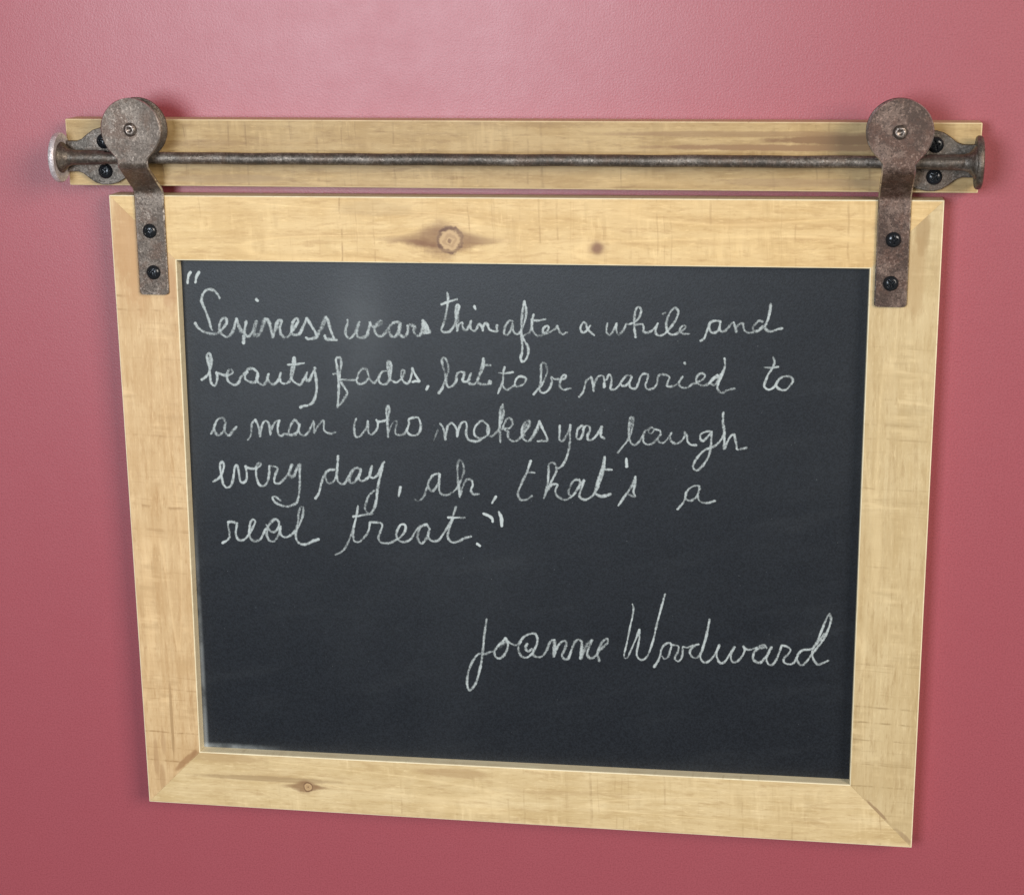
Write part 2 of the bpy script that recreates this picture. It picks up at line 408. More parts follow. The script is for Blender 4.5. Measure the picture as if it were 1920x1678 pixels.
# ------------------------------------------------------------------ the chalkboard hung on the bar
cb = tag(empty('chalkboard', (0, 0, H0)), 'pale wood framed chalkboard with white handwriting, hanging by two iron rollers from the bar', 'chalkboard')
OT = [(-0.3004, 0.2424), (0.3004, 0.2438), (0.3002, -0.2436), (-0.2988, -0.2421)]
IN = [(-0.2514, 0.1948), (0.2517, 0.1957), (0.2522, -0.1948), (-0.2540, -0.1964)]
ZF = -0.0205
def member(name, i, j, mats, horizontal):
    a, b, c, d = OT[i], OT[j], IN[j], IN[i]
    # hair gap at the mitres
    def sh(p, q, e=0.00004):
        v = Vector(q) - Vector(p); v.normalize(); return (p[0] + v.x * e, p[1] + v.y * e)
    def along(e):                               # only the long edges are eased; the mitres stay tight
        k = e.verts[0].co - e.verts[1].co
        return abs(k.x if horizontal else k.z) > 0.2
    return board(name, [sh(a, b), sh(b, a), sh(c, d), sh(d, c)], ZF, 0.0, mats, cb, horizontal, 0.0008, along)
member('frame_rail', 0, 1, [w_top, w_edge], True)['label'] = 'top frame rail with a large flame knot and a small brown knot'
member('frame_stile', 1, 2, [w_right, w_edge], False)
member('frame_rail', 2, 3, [w_bot, w_edge], True)['label'] = 'bottom frame rail with one small round knot'
member('frame_stile', 3, 0, [w_left, w_edge], False)['label'] = 'left frame stile stained orange brown at both ends'
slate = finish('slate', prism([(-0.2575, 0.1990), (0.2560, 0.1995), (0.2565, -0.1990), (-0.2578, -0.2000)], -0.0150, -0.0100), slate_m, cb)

# roller hangers
ZP = 0.0310                                     # middle of the upper plate
def smax(a, b, k):
    h = max(0.0, min(1.0, 0.5 + 0.5 * (a - b) / k)); return b + (a - b) * h + k * h * (1 - h)
def strap_bm():
    YD, RD, HW, T = 0.2926, 0.0222, 0.0113, 0.0024
    y_lo = 0.1693
    path = [(y_lo, 0.0013)]
    for k in range(1, 16): path.append((y_lo + 0.0022 * k / 15, 0.0013))
    path.append((0.2435, 0.0013))
    for k in range(1, 9):                        # lower bend
        t = k / 8; a = t * math.radians(56); r = 0.006
        path.append((0.2435 + r * math.sin(a), 0.0013 + r * (1 - math.cos(a))))
    y1, z1 = path[-1]; a = math.radians(56); r = 0.006
    ze = ZP - r * (1 - math.cos(a)); L = (ze - z1) / math.sin(a)
    for k in (1, 2, 3): path.append((y1 + L * math.cos(a) * k / 3, z1 + L * math.sin(a) * k / 3))
    y2, z2 = path[-1]
    for k in range(1, 9):
        b = a * (1 - k / 8)
        path.append((y2 + r * (math.sin(a) - math.sin(b)), z2 + r * (math.cos(b) - math.cos(a))))
    y3 = path[-1][0]
    yt = YD + RD
    m = 60
    for k in range(1, m + 1):
        q = k / m; path.append((y3 + (yt - 0.00003 - y3) * (1 - (1 - q) ** 2), ZP))
    bm = bmesh.new(); rows = []
    for i, (y, z) in enumerate(path):
        pa = path[max(0, i - 1)]; pb = path[min(len(path) - 1, i + 1)]
        ty, tz = pb[0] - pa[0], pb[1] - pa[1]; ln = math.hypot(ty, tz) or 1; ny, nz = -tz / ln, ty / ln
        dd = RD * RD - (y - YD) ** 2; disc = math.sqrt(dd) if dd > 0 else 0.0
        if y > YD: wd = disc
        else:      wd = smax(disc, HW, 0.006) if y > y3 - 0.004 else HW
        if y < y_lo + 0.0022: q = 1 - (y - y_lo) / 0.0022; wd = HW - 0.0022 * (1 - math.sqrt(max(0, 1 - q * q)))
        c = min(0.0009, wd * 0.4); h = T / 2
        prof = [(-wd, -h + c), (-wd, h - c), (-wd + c, h), (wd - c, h), (wd, h - c), (wd, -h + c), (wd - c, -h), (-wd + c, -h)]
        rows.append([bm.verts.new(P(px, y + ny * pz, z + nz * pz)) for px, pz in prof])
    for A, B in zip(rows, rows[1:]):
        for k in range(8):
            f = bm.faces.new((A[k], A[(k + 1) % 8], B[(k + 1) % 8], B[k])); f.material_index = 1 if k in (1, 3) else 0
    bm.faces.new(rows[0]); bm.faces.new(rows[-1][::-1])
    return bm
RW = 0.0222; RG = 0.0175
wheel_prof = [(0.0, 0.0055), (0.013, 0.0055), (RW - 0.0012, 0.0066), (RW, 0.0056), (RW - 0.0004, 0.0046), (RG + 0.0006, 0.0030), (RG, 0.0008),
              (RG, -0.0008), (RG + 0.0006, -0.0030), (RW - 0.0004, -0.0046), (RW, -0.0056), (RW - 0.0012, -0.0066), (0.013, -0.0055), (0.0, -0.0055)]
rivet_prof = [(0.0, 0.0012), (0.0010, 0.0013), (0.0018, 0.0021), (0.0028, 0.0023), (0.0039, 0.0016), (0.0047, 0.0006), (0.0052, -0.0006)]
strap_me = None
for hx, ang in ((-0.2692, 0.55), (0.2667, 0.15)):
    if strap_me is None:
        hg = finish('hanger', strap_bm(), [iron, worn], cb, 0.5, (hx, 0, 0)); strap_me = hg
        wh = finish('wheel', lathe(wheel_prof, 'z', 72), iron2, hg, 0.6, (0, 0.2922, 0.0218))
        rv = finish('axle_rivet', lathe(rivet_prof, 'z', 40), rivet_m, hg, 0.9, (0, 0.2926, ZP + 0.0013))
        ax = finish('axle', lathe([(0.0, 0.0135), (0.0055, 0.0135), (0.0055, 0.0), (0.0, 0.0)], 'z', 32), iron2, hg, 0.6, (0, 0.2930, 0.0170))
    else:
        hg = strap_me.copy(); C.objects.link(hg); hg.location = P(hx, 0, 0); hg.parent = cb
        hg.material_slots[0].link = 'OBJECT'; hg.material_slots[0].material = iron_rusty; hg['label'] = 'browner, rustier hanger strap on the right'
        for o in (wh, rv, ax):
            c = o.copy(); C.objects.link(c); c.parent = hg
    dx = (-0.0005, 0.0006) if hx < 0 else (0.0002, -0.0003)
    screw(hg, dx[0], 0.2166, 0.0026, ang, 0.0054); screw(hg, dx[1], 0.1860, 0.0026, ang + 0.5, 0.0054)

# ------------------------------------------------------------------ handwriting: chalk lines a few hundredths of a millimetre thick on the slate
# each mark: kind, strokes of (width in mm, pressure, x, y, x, y ... in tenths of a millimetre from the board's middle)
CHALK = [
 ('quote_mark', [(2.31,1.35,[-2444,1846,-2461,1817,-2471,1763]), (2.3,1.35,[-2377,1847,-2399,1814,-2410,1769])]),
 ('chalk_word', [(2.22,1.0,[-2229,1654,-2245,1688,-2271,1712,-2305,1718,-2338,1706,-2362,1672,-2370,1630,-2356,1588,-2334,1530,-2316,1471,-2305,1421,-2299,1411]), (2.32,1.05,[-2430,1462,-2410,1431,-2373,1401,-2331,1386,-2288,1382,-2248,1396,-2208,1435,-2185,1469,-2187,1499,-2204,1505,-2227,1486,-2240,1447,-2239,1405,-2219,1376,-2186,1362,-2155,1381,-2131,1424,-2116,1475,-2106,1500]), (2.88,0.95,[-2106,1500,-2095,1458,-2080,1417,-2064,1398,-2051,1399]), (2.71,1.15,[-2034,1481,-2045,1426,-2054,1375,-2061,1316]), (2.27,1.0,[-2051,1388,-2022,1367,-1986,1410,-1962,1474,-1955,1486]), (3.28,0.9,[-1955,1482,-1963,1444,-1974,1402,-1969,1377,-1944,1381,-1922,1411,-1897,1479,-1884,1500]), (2.66,1,[-1884,1500,-1867,1496,-1855,1471,-1844,1421,-1832,1367]), (2.38,1,[-1832,1367,-1817,1413,-1800,1464,-1782,1494,-1761,1490,-1771,1456,-1776,1422,-1765,1385,-1736,1366,-1710,1378,-1678,1424,-1647,1467,-1633,1492,-1641,1511,-1660,1504,-1676,1475,-1686,1433,-1684,1395,-1658,1387,-1628,1396,-1601,1443,-1578,1493,-1569,1514]), (3.28,0.7,[-1806,1430,-1787,1481,-1765,1490]), (2.36,1.1,[-1569,1514,-1549,1485,-1521,1436,-1497,1394,-1493,1378,-1523,1364,-1562,1358,-1578,1367]), (3.26,0.8,[-1493,1390,-1457,1445,-1429,1504,-1420,1525]), (2.43,1.2,[-1420,1525,-1408,1505,-1390,1438,-1374,1388,-1367,1363,-1397,1359,-1426,1362,-1435,1387]), (2.03,1.1,[-1397,1359,-1342,1355]), (2.45,1.6,[-1948,1651,-1943,1646,-1936,1641])]),
 ('chalk_word', [(2.26,1.0,[-1259,1506,-1261,1475,-1274,1437,-1276,1399,-1249,1370,-1220,1388,-1196,1432,-1176,1483,-1169,1492]), (2.42,0.95,[-1169,1492,-1183,1451,-1191,1414,-1182,1382,-1154,1376,-1119,1390,-1102,1434,-1091,1478,-1087,1494,-1085,1472,-1066,1463,-1035,1467,-1003,1486,-996,1502,-1012,1503,-1034,1486,-1054,1454,-1049,1416,-1031,1395,-1009,1389,-983,1405,-960,1437,-928,1481,-896,1497,-871,1495]), (2.81,0.85,[-890,1498,-921,1488,-947,1456,-945,1418,-924,1391,-905,1388,-882,1413,-866,1457,-862,1489]), (2.48,0.9,[-862,1489,-872,1445,-867,1408,-839,1388,-817,1402,-803,1440,-803,1477,-778,1478,-750,1466,-760,1435,-748,1407,-720,1398,-701,1429,-690,1486,-692,1514]), (2.55,1.25,[-692,1514,-671,1486,-653,1449,-638,1428,-660,1421,-688,1423]), (3.59,1,[-687,1492,-675,1449,-669,1430])]),
 ('chalk_word', [(1.98,1.0,[-504,1724,-500,1687,-504,1638,-514,1582,-524,1532,-541,1482,-554,1442,-535,1430,-498,1433,-466,1465,-447,1515,-433,1571,-417,1621,-426,1638,-439,1627,-444,1589,-443,1534,-438,1478,-436,1441]), (2.77,0.7,[-429,1630,-430,1565,-435,1503]), (1.91,1.05,[-436,1441,-429,1472,-413,1497,-397,1504,-395,1479,-386,1454,-367,1448,-348,1480,-332,1517]), (1.98,1.0,[-332,1517,-339,1480,-330,1455,-308,1443,-290,1462,-277,1490,-268,1494]), (2.18,1.1,[-268,1494,-252,1475,-245,1448]), (2.06,1.15,[-245,1448,-240,1482,-224,1501,-209,1495,-203,1470,-188,1452,-157,1443,-138,1447,-141,1471,-138,1490]), (1.91,1.3,[-550,1636,-506,1653,-432,1676]), (2.37,1.7,[-306,1626,-298,1607])]),
 ('chalk_word', [(1.97,1.0,[-20,1520,-41,1526,-66,1504,-85,1460,-85,1426,-67,1417,-48,1436,-32,1473,-23,1504,-23,1480,-17,1443,4,1425,29,1437,54,1487,73,1549,76,1611,64,1669]), (2.04,1.1,[64,1669,55,1623,45,1561,42,1500,41,1425,47,1345,43,1283,33,1251,46,1220,71,1237,89,1284,90,1327,72,1364,50,1401,47,1410]), (2.12,0.95,[47,1410,72,1423,103,1445,115,1476,122,1538,131,1572]), (1.96,0.95,[119,1538,118,1476,133,1440,158,1418,189,1421,219,1441,238,1466,238,1488,219,1487,201,1466,201,1441,231,1436,268,1458,293,1473,305,1492]), (1.88,1.0,[305,1489,314,1468,323,1446,348,1431,366,1444,381,1444]), (1.8,1.1,[128,1529,171,1530,220,1541])]),
 ('chalk_word', [(1.79,1.1,[546,1500,527,1472,500,1447,482,1452,474,1477,482,1502,497,1523,512,1514,521,1484,543,1454,576,1428])]),
 ('chalk_word', [(1.78,1.0,[670,1517,664,1481,667,1447,685,1433,706,1451,724,1488,736,1519]), (1.86,1.0,[736,1519,734,1476,749,1434,773,1452,797,1489,806,1514,827,1514,851,1524]), (1.85,1,[842,1519,858,1524,887,1547,909,1587,912,1626,893,1643,877,1625,867,1579,865,1527,867,1475,875,1420]), (2.32,1.2,[867,1475,875,1420]), (1.85,1.0,[869,1508,900,1515,926,1515,933,1489,930,1466,955,1454,991,1468,1019,1498,1035,1524]), (1.84,0.95,[1035,1524,1019,1478,1023,1449,1045,1436,1077,1443,1112,1480,1144,1519,1172,1572,1181,1617,1158,1640,1130,1617,1105,1564,1096,1512,1103,1473,1125,1447,1157,1445,1189,1462,1221,1482,1237,1502,1227,1511,1205,1501,1195,1475,1215,1452,1263,1453]), (1.99,1,[1069,1593,1088,1604])]),
 ('chalk_word', [(1.91,1.05,[1343,1403,1369,1420,1384,1459,1399,1505,1411,1537,1443,1551,1484,1548]), (1.91,1.0,[1408,1531,1406,1492,1422,1466,1444,1463,1469,1480,1481,1519,1484,1545]), (1.9,1.0,[1481,1545,1481,1506,1485,1480,1508,1474,1539,1501,1563,1534,1579,1541]), (1.9,1.0,[1579,1541,1589,1508,1599,1473]), (1.9,0.9,[1599,1473,1602,1509,1617,1528,1642,1535,1649,1510,1659,1481,1685,1468,1720,1472,1760,1486,1791,1512]), (1.89,0.9,[1784,1551,1759,1557,1734,1534,1716,1504,1723,1482,1754,1486,1785,1519]), (2.11,1,[1837,1680,1832,1623,1824,1577,1807,1532,1801,1512,1817,1487,1849,1481,1886,1495,1924,1505])]),
 ('chalk_word', [(2.09,1.0,[-2403,1028,-2375,1047,-2349,1071,-2325,1129,-2316,1189,-2329,1233,-2348,1224,-2349,1194,-2340,1140,-2333,1087,-2333,1039,-2323,997,-2302,985,-2286,1010,-2278,1046,-2282,1088]), (2.49,0.7,[-2329,1224,-2333,1182,-2331,1129]), (2.16,1.0,[-2282,1088,-2261,1079,-2207,1066,-2170,1078,-2154,1094,-2163,1112,-2184,1108,-2197,1078,-2200,1036,-2180,1009,-2144,995,-2113,1014,-2096,1053,-2080,1069,-2054,1099,-2023,1125,-1987,1118,-1961,1089,-1966,1047,-1992,1017,-2028,1022,-2057,1039,-2062,1069,-2042,1099]), (2.23,1.0,[-1962,1083,-1970,1035,-1956,1015,-1923,1000,-1898,1025,-1884,1067,-1877,1085]), (2.15,1.0,[-1877,1085,-1885,1055,-1871,1020,-1848,1005,-1817,1024,-1794,1063,-1784,1096]), (2.06,1.0,[-1784,1096,-1792,1051,-1781,1022,-1751,1014,-1717,1035,-1694,1083,-1677,1143,-1669,1191,-1677,1217,-1691,1161,-1703,1101,-1699,1048,-1679,1027,-1640,1007,-1612,1044,-1587,1086,-1580,1104]), (3.28,0.8,[-1677,1211,-1679,1161,-1693,1113]), (2.46,0.9,[-1580,1104,-1593,1068,-1582,1044,-1564,1045,-1545,1087,-1525,1123,-1519,1141]), (2.29,1.05,[-1519,1141,-1518,1093,-1511,1034,-1513,963,-1531,902,-1547,872,-1584,850,-1614,846,-1644,834]), (1.97,1.2,[-1727,1160,-1679,1161,-1601,1175])]),
 ('chalk_word', [(2.12,1.0,[-1337,1063,-1327,1116,-1316,1176,-1323,1220,-1347,1222,-1356,1207,-1349,1151,-1345,1098,-1341,1039,-1343,973,-1348,914,-1354,842]), (2.21,0.95,[-1350,854,-1323,879,-1294,921,-1278,957,-1295,992,-1324,1033,-1338,1048]), (1.84,1.0,[-1381,1094,-1351,1101]), (2.04,1.0,[-1335,1054,-1293,1055,-1246,1053,-1204,1060,-1185,1108,-1154,1141,-1127,1139,-1114,1104,-1112,1074,-1133,1044,-1169,1025,-1199,1033,-1204,1060]), (1.95,1.0,[-1116,1115,-1108,1080,-1092,1048,-1071,1036,-1050,1058,-1032,1082]), (2.02,1.0,[-977,1130,-1007,1121,-1028,1088,-1032,1052,-1015,1029,-986,1027,-958,1054,-942,1107,-935,1167,-946,1199,-961,1201,-967,1172,-960,1119,-952,1078,-938,1060,-903,1043,-873,1062,-849,1092,-839,1122,-844,1139,-859,1133,-863,1092,-849,1056,-820,1036,-799,1058,-784,1105,-777,1155]), (3.23,0.85,[-952,1196,-953,1137,-949,1090]), (1.93,1.3,[-777,1155,-763,1117,-743,1083,-729,1056,-755,1056,-779,1049]), (2.62,1.4,[-662,1020,-674,996])]),
 ('chalk_word', [(2.17,0.9,[-584,968,-557,1004,-538,1052,-520,1099,-507,1153,-518,1217,-538,1240,-553,1222,-548,1181,-534,1129,-526,1082,-521,1035,-504,1017,-474,1030,-451,1066,-444,1113,-426,1131,-391,1132]), (2.0,1.0,[-414,1135,-388,1130,-394,1097,-400,1068,-371,1060,-354,1087,-338,1125]), (2.07,0.9,[-338,1125,-348,1087,-360,1060,-331,1043,-302,1053,-278,1106,-259,1165,-244,1238]), (2.46,0.95,[-244,1238,-242,1195,-254,1147,-275,1106,-290,1070,-284,1053,-244,1045,-209,1049,-197,1070,-191,1052]), (1.91,1.0,[-239,1189,-190,1189])]),
 ('chalk_word', [(1.9,0.95,[-86,1178,-95,1139,-98,1093,-107,1051,-122,1016,-137,980]), (1.91,1.05,[-98,1093,-101,1046,-87,1014,-64,1008,-38,1027,-17,1042,-6,1077,12,1104,41,1110,70,1096,64,1067,35,1043,0,1036,-12,1048]), (1.67,1,[-129,1133,-86,1131,-22,1141])]),
 ('chalk_word', [(1.9,1,[127,975,156,1011,179,1035,202,1076]), (1.74,0.6,[202,1076,222,1123,228,1170,214,1210,194,1216,183,1198]), (1.97,1.0,[183,1198,184,1146,182,1099,179,1058,173,1029,179,1000,202,991,231,1007,254,1042,263,1078,259,1110,283,1098,323,1096,357,1103,369,1121,354,1129,334,1108,323,1067,328,1032,351,1018,380,1025,403,1031])]),
 ('chalk_word', [(1.81,0.95,[463,966,492,1001,506,1048,518,1089,552,1119]), (1.96,1.0,[552,1119,565,1071,571,1013]), (1.8,0.9,[571,1013,581,1080,610,1126,642,1127,649,1090,649,1044]), (2.35,1.2,[649,1044,649,1073]), (1.8,0.9,[663,1099,687,1141,703,1108,699,1066,696,1033,724,1029,756,1059,789,1110,821,1137,849,1128,837,1094,805,1060,777,1060,773,1085,789,1114]), (1.79,0.95,[849,1124,833,1078,842,1045,878,1041,898,1079,914,1129,934,1150,966,1147,963,1106,951,1068,963,1039,1000,1040,1032,1074,1039,1124,1055,1147,1095,1148,1124,1130,1112,1093,1109,1064,1153,1065,1185,1086,1209,1120,1218,1136]), (1.85,0.95,[1218,1136,1193,1086,1209,1058,1250,1055,1289,1080,1329,1098,1369,1123,1381,1148,1360,1164,1332,1151,1317,1114,1338,1081,1378,1074,1410,1091,1433,1125,1472,1155]), (2.15,0.85,[1481,1142,1441,1125,1422,1092,1450,1080,1477,1109,1496,1159]), (1.99,1.05,[1518,1278,1523,1225,1500,1151,1478,1093,1470,1060,1487,1031,1511,1024,1547,1045,1594,1056]), (2.31,1.3,[1232,1239,1237,1231])]),
 ('chalk_word', [(1.82,1,[1865,1294,1875,1258,1865,1217,1838,1175,1816,1117,1809,1076,1841,1054,1880,1078,1903,1119,1930,1149,1997,1150,2010,1122,1991,1089,1960,1055,1920,1058,1892,1086,1907,1128,1930,1145]), (1.6,1.0,[1805,1217,1853,1216,1904,1224])]),
 ('chalk_word', [(2.1,1.0,[-2349,609,-2328,643,-2313,689,-2284,728,-2251,736,-2233,704,-2239,658,-2271,611,-2297,601,-2316,623,-2321,656,-2306,695]), (2.35,0.95,[-2238,684,-2241,651,-2234,619,-2212,600,-2178,634,-2147,670])]),
 ('chalk_word', [(1.67,0.75,[-2063,568,-2039,605,-2030,651,-2025,696,-1998,730]), (2.17,1.05,[-1998,730,-1980,691,-1969,646,-1966,600]), (1.92,1.0,[-1966,600,-1952,666,-1933,712,-1913,722,-1892,700,-1887,655,-1884,616]), (1.75,0.7,[-1884,616,-1867,675,-1836,721,-1809,728]), (1.99,1,[-1809,728,-1821,695,-1825,656,-1820,621,-1801,608,-1772,625,-1739,620,-1703,627,-1670,648,-1656,693]), (1.99,0.85,[-1686,735,-1713,711,-1731,672,-1739,633,-1723,614,-1691,621,-1663,661,-1656,693,-1674,725,-1693,738]), (1.9,0.9,[-1652,703,-1663,661,-1652,629,-1620,617,-1587,644,-1565,689,-1545,729]), (2.39,1,[-1545,729,-1543,684,-1541,642]), (1.82,0.85,[-1538,642,-1521,678,-1494,717,-1467,737,-1465,705,-1466,666,-1445,644,-1406,639,-1377,649])]),
 ('chalk_word', [(1.96,1.0,[-1216,757,-1229,721,-1233,667,-1223,619,-1196,620,-1165,651,-1137,693,-1127,742]), (1.88,1.0,[-1127,742,-1125,694,-1123,652,-1106,640,-1075,659,-1054,696,-1052,738,-1061,752]), (1.96,1,[-1058,741,-1026,741,-984,757,-965,800,-958,836,-969,862,-982,835,-980,776,-976,710,-975,623]), (2.85,0.7,[-969,853,-969,806,-973,752]), (1.63,0.6,[-972,650,-949,711,-925,744,-904,745,-908,712,-920,681]), (1.96,1.0,[-920,681,-915,649,-886,640,-850,653,-825,696,-812,732]), (1.95,1.05,[-812,732,-812,762,-776,778,-740,776,-726,740,-724,699,-743,656,-779,640,-814,651,-831,678,-825,696])]),
 ('chalk_word', [(1.46,0.45,[-626,606,-610,648,-595,690]), (2.02,1,[-576,739,-553,703,-542,662,-538,614]), (1.94,1.0,[-538,614,-530,674,-514,728,-488,744,-462,718,-448,682,-448,641]), (1.94,1.0,[-448,641,-436,701,-411,749,-385,756,-375,726,-380,678,-375,637,-349,611,-296,609,-267,625]), (1.85,1.0,[-357,616,-310,609,-269,625,-239,644]), (1.92,1.1,[-232,748,-258,768,-291,746,-318,704,-318,662,-292,636,-257,637,-222,659,-207,695,-215,731,-235,754]), (2.81,1.3,[-218,725,-216,671]), (1.93,0.9,[-213,653,-187,651,-157,679,-139,697,-121,745,-97,829,-102,896]), (2.23,1,[-102,896,-117,863,-124,792,-128,703,-123,608]), (2.39,0.8,[-105,887,-109,816,-118,757]), (2.0,0.9,[-110,704,-92,752,-69,788,-45,788,-31,753,-52,717,-93,710,-67,693,-64,651,-41,622,-6,620,29,648,64,697,94,745,94,774,71,774,47,738,38,690,47,643,81,620,116,657,146,711,169,776]), (3.19,0.65,[47,666,59,714,76,750]), (2.79,0.7,[99,626,140,693,163,747]), (1.99,1.15,[169,776,192,724,218,671,227,630,192,629,157,622])]),
 ('chalk_word', [(1.82,0.9,[320,748,320,698,319,639,337,627,366,664,389,712,399,753]), (1.98,1,[399,753,395,688,397,629,386,557,366,491,336,440,313,421]), (1.97,0.9,[487,753,458,725,447,690,447,654,470,649,487,673,498,720,493,750]), (1.97,0.95,[493,720,516,750,542,745,544,716,527,674,533,645,556,645,585,670,613,712,631,748]), (2.2,0.95,[631,748,625,700,625,677,651,657])]),
 ('chalk_word', [(1.58,1,[750,550,789,602,823,647]), (1.81,0.85,[823,647,850,711,862,775,861,822,843,824,834,786,832,723,835,667,851,626,875,614,906,637,930,682,948,720,984,746,1002,753]), (2.74,0.6,[849,818,847,755]), (1.48,0.8,[1002,753,1015,735,997,706,978,715,984,746]), (1.8,0.95,[948,714,936,676,942,638,973,620,1010,634,1040,666,1064,698,1058,730,1021,738]), (1.79,0.85,[1067,698,1046,679,1049,648,1080,636,1107,655,1131,694,1143,716]), (1.87,0.9,[1143,716,1134,681,1150,644,1187,636,1223,662,1241,697,1240,722]), (1.79,1,[1240,722,1256,697,1262,654,1287,629,1327,627]), (1.78,0.9,[1437,731,1404,733,1356,707,1359,669,1375,660,1404,689,1434,728]), (1.93,1,[1437,731,1435,671,1433,621,1422,558,1393,500,1360,455,1327,435,1305,459,1317,504,1352,555,1394,595,1430,608,1466,628,1502,667,1525,711]), (2.08,1.05,[1518,880,1517,805,1528,730,1529,661,1530,605]), (1.86,0.95,[1533,605,1550,656,1579,707,1597,716,1607,682,1617,639,1624,604,1654,608,1693,619])]),
 ('chalk_word', [(2.03,1.05,[-2352,231,-2318,252,-2291,276,-2269,323,-2260,363,-2272,392,-2289,368,-2289,316,-2279,250,-2271,210,-2246,188,-2215,202,-2197,246,-2184,306,-2175,352,-2161,369,-2147,333,-2142,281,-2134,241,-2115,232,-2091,249,-2083,296,-2087,342,-2089,365]), (2.02,1,[-2090,358,-2054,346,-2021,347,-1988,358,-1967,385,-1980,390,-2001,371,-2009,324,-2005,265,-1988,220,-1955,211,-1928,235,-1909,295,-1904,347,-1903,370]), (2.01,0.95,[-1903,370,-1864,368,-1838,353,-1853,316,-1867,276,-1866,240,-1833,235,-1796,265,-1762,306,-1740,352,-1726,386]), (2.75,0.8,[-1726,386,-1741,346,-1749,300,-1723,291,-1695,341,-1667,391]), (2.16,1,[-1661,391,-1667,322,-1670,236,-1680,151,-1699,90,-1739,63,-1785,54,-1837,66,-1875,91,-1887,124,-1867,128,-1826,99])]),
 ('chalk_word', [(2.0,1,[-1553,124,-1524,169,-1501,248,-1476,312,-1451,348,-1393,358]), (1.91,0.95,[-1428,357,-1464,324,-1465,281,-1439,247,-1399,275,-1378,339,-1366,464]), (2.06,0.95,[-1364,464,-1372,386,-1379,307,-1369,261,-1330,246,-1290,302,-1257,358,-1218,375,-1191,364]), (2.31,0.8,[-1191,364,-1204,321,-1245,265,-1272,256,-1283,287,-1266,334,-1242,363]), (1.98,1.0,[-1192,356,-1209,297,-1190,274,-1151,291,-1123,323,-1106,394]), (2.14,1,[-1106,394,-1123,315,-1097,301,-1057,333,-1033,389,-1009,428]), (2.3,0.95,[-1020,420,-1033,365,-1051,286,-1068,207,-1078,128,-1104,49,-1136,16]), (1.91,0.8,[-1136,16,-1166,47,-1156,110,-1131,166,-1092,203])]),
 ('comma', [(2.22,1.3,[-890,237,-904,166])]),
 ('chalk_word', [(1.64,0.75,[-781,142,-755,131,-715,164,-691,228,-671,291]), (1.96,0.9,[-671,291,-635,339,-593,352]), (2.04,0.85,[-671,291,-675,244,-649,213,-614,246,-590,309,-589,348]), (1.95,0.95,[-589,348,-591,286,-592,215,-562,185,-516,194,-462,235,-423,306]), (1.95,0.7,[-423,306,-402,385,-413,446,-435,461,-451,414,-449,329]), (2.35,1,[-449,329,-442,251,-436,177]), (1.95,0.9,[-432,189,-408,268,-381,312,-347,309,-336,270,-351,231,-337,200,-291,202])]),
 ('comma', [(2.18,1.3,[-162,187,-191,135])]),
 ('chalk_word', [(2.08,1.0,[103,472,72,379,31,290,6,217,21,171,66,169,111,199]), (1.68,1.0,[77,381,132,381]), (2.01,0.95,[202,187,222,245,262,328,297,412,273,462,243,451,237,389,232,317,212,224,202,187]), (1.92,0.95,[222,234,262,292,302,294,287,247,302,206,362,179,412,209,462,283,501,336]), (1.99,0.9,[467,335,432,334,397,281,387,229,412,209,447,252,472,304,467,340]), (1.99,0.95,[501,331,477,253,467,211,502,184,551,204,591,257,621,329,650,433,654,519]), (2.37,0.95,[654,519,645,453,620,381,601,308,586,241,621,216,671,223,700,235]), (1.74,1.1,[630,422,709,422]), (2.28,1.6,[814,509,818,448]), (1.98,1,[760,149,799,212,839,275,873,338,882,374]), (2.13,1.05,[882,374,878,307,868,255,883,223,834,234]), (2.77,0.6,[848,275,876,338])]),
 ('chalk_word', [(1.89,1.05,[1195,133,1243,196,1262,268,1300,310,1349,317,1359,292]), (1.88,1,[1257,268,1253,222,1282,203,1321,219,1350,271,1354,302,1345,251,1361,200,1410,190,1473,209])]),
 ('chalk_word', [(2.13,1.2,[-2304,-258,-2262,-231,-2243,-208]), (1.7,0.75,[-2243,-208,-2244,-164,-2251,-121,-2250,-90]), (2.12,1.1,[-2250,-90,-2230,-83,-2178,-93]), (2.04,1,[-2178,-93,-2186,-131,-2192,-181,-2175,-225,-2145,-230,-2106,-203,-2080,-165,-2053,-120,-2035,-70,-2050,-58,-2067,-77,-2081,-127,-2087,-177,-2070,-221,-2046,-232,-2002,-218,-1975,-173,-1955,-135]), (1.94,0.8,[-1955,-135,-1923,-97,-1872,-51]), (2.03,0.95,[-1947,-98,-1930,-128,-1907,-152,-1876,-148,-1850,-107,-1848,-69,-1872,-51,-1909,-71,-1929,-103,-1943,-147,-1945,-185,-1928,-222,-1901,-230,-1872,-207,-1845,-156,-1834,-106]), (2.11,1,[-1834,-106,-1842,-144,-1828,-181,-1798,-192,-1754,-172,-1728,-146,-1696,-107,-1670,-50,-1652,12,-1653,58,-1672,49,-1686,5,-1694,-57,-1706,-114,-1717,-176,-1707,-220,-1677,-244,-1628,-239,-1584,-215,-1538,-198]), (2.36,1.15,[-1677,-244,-1628,-239,-1584,-215,-1538,-198])]),
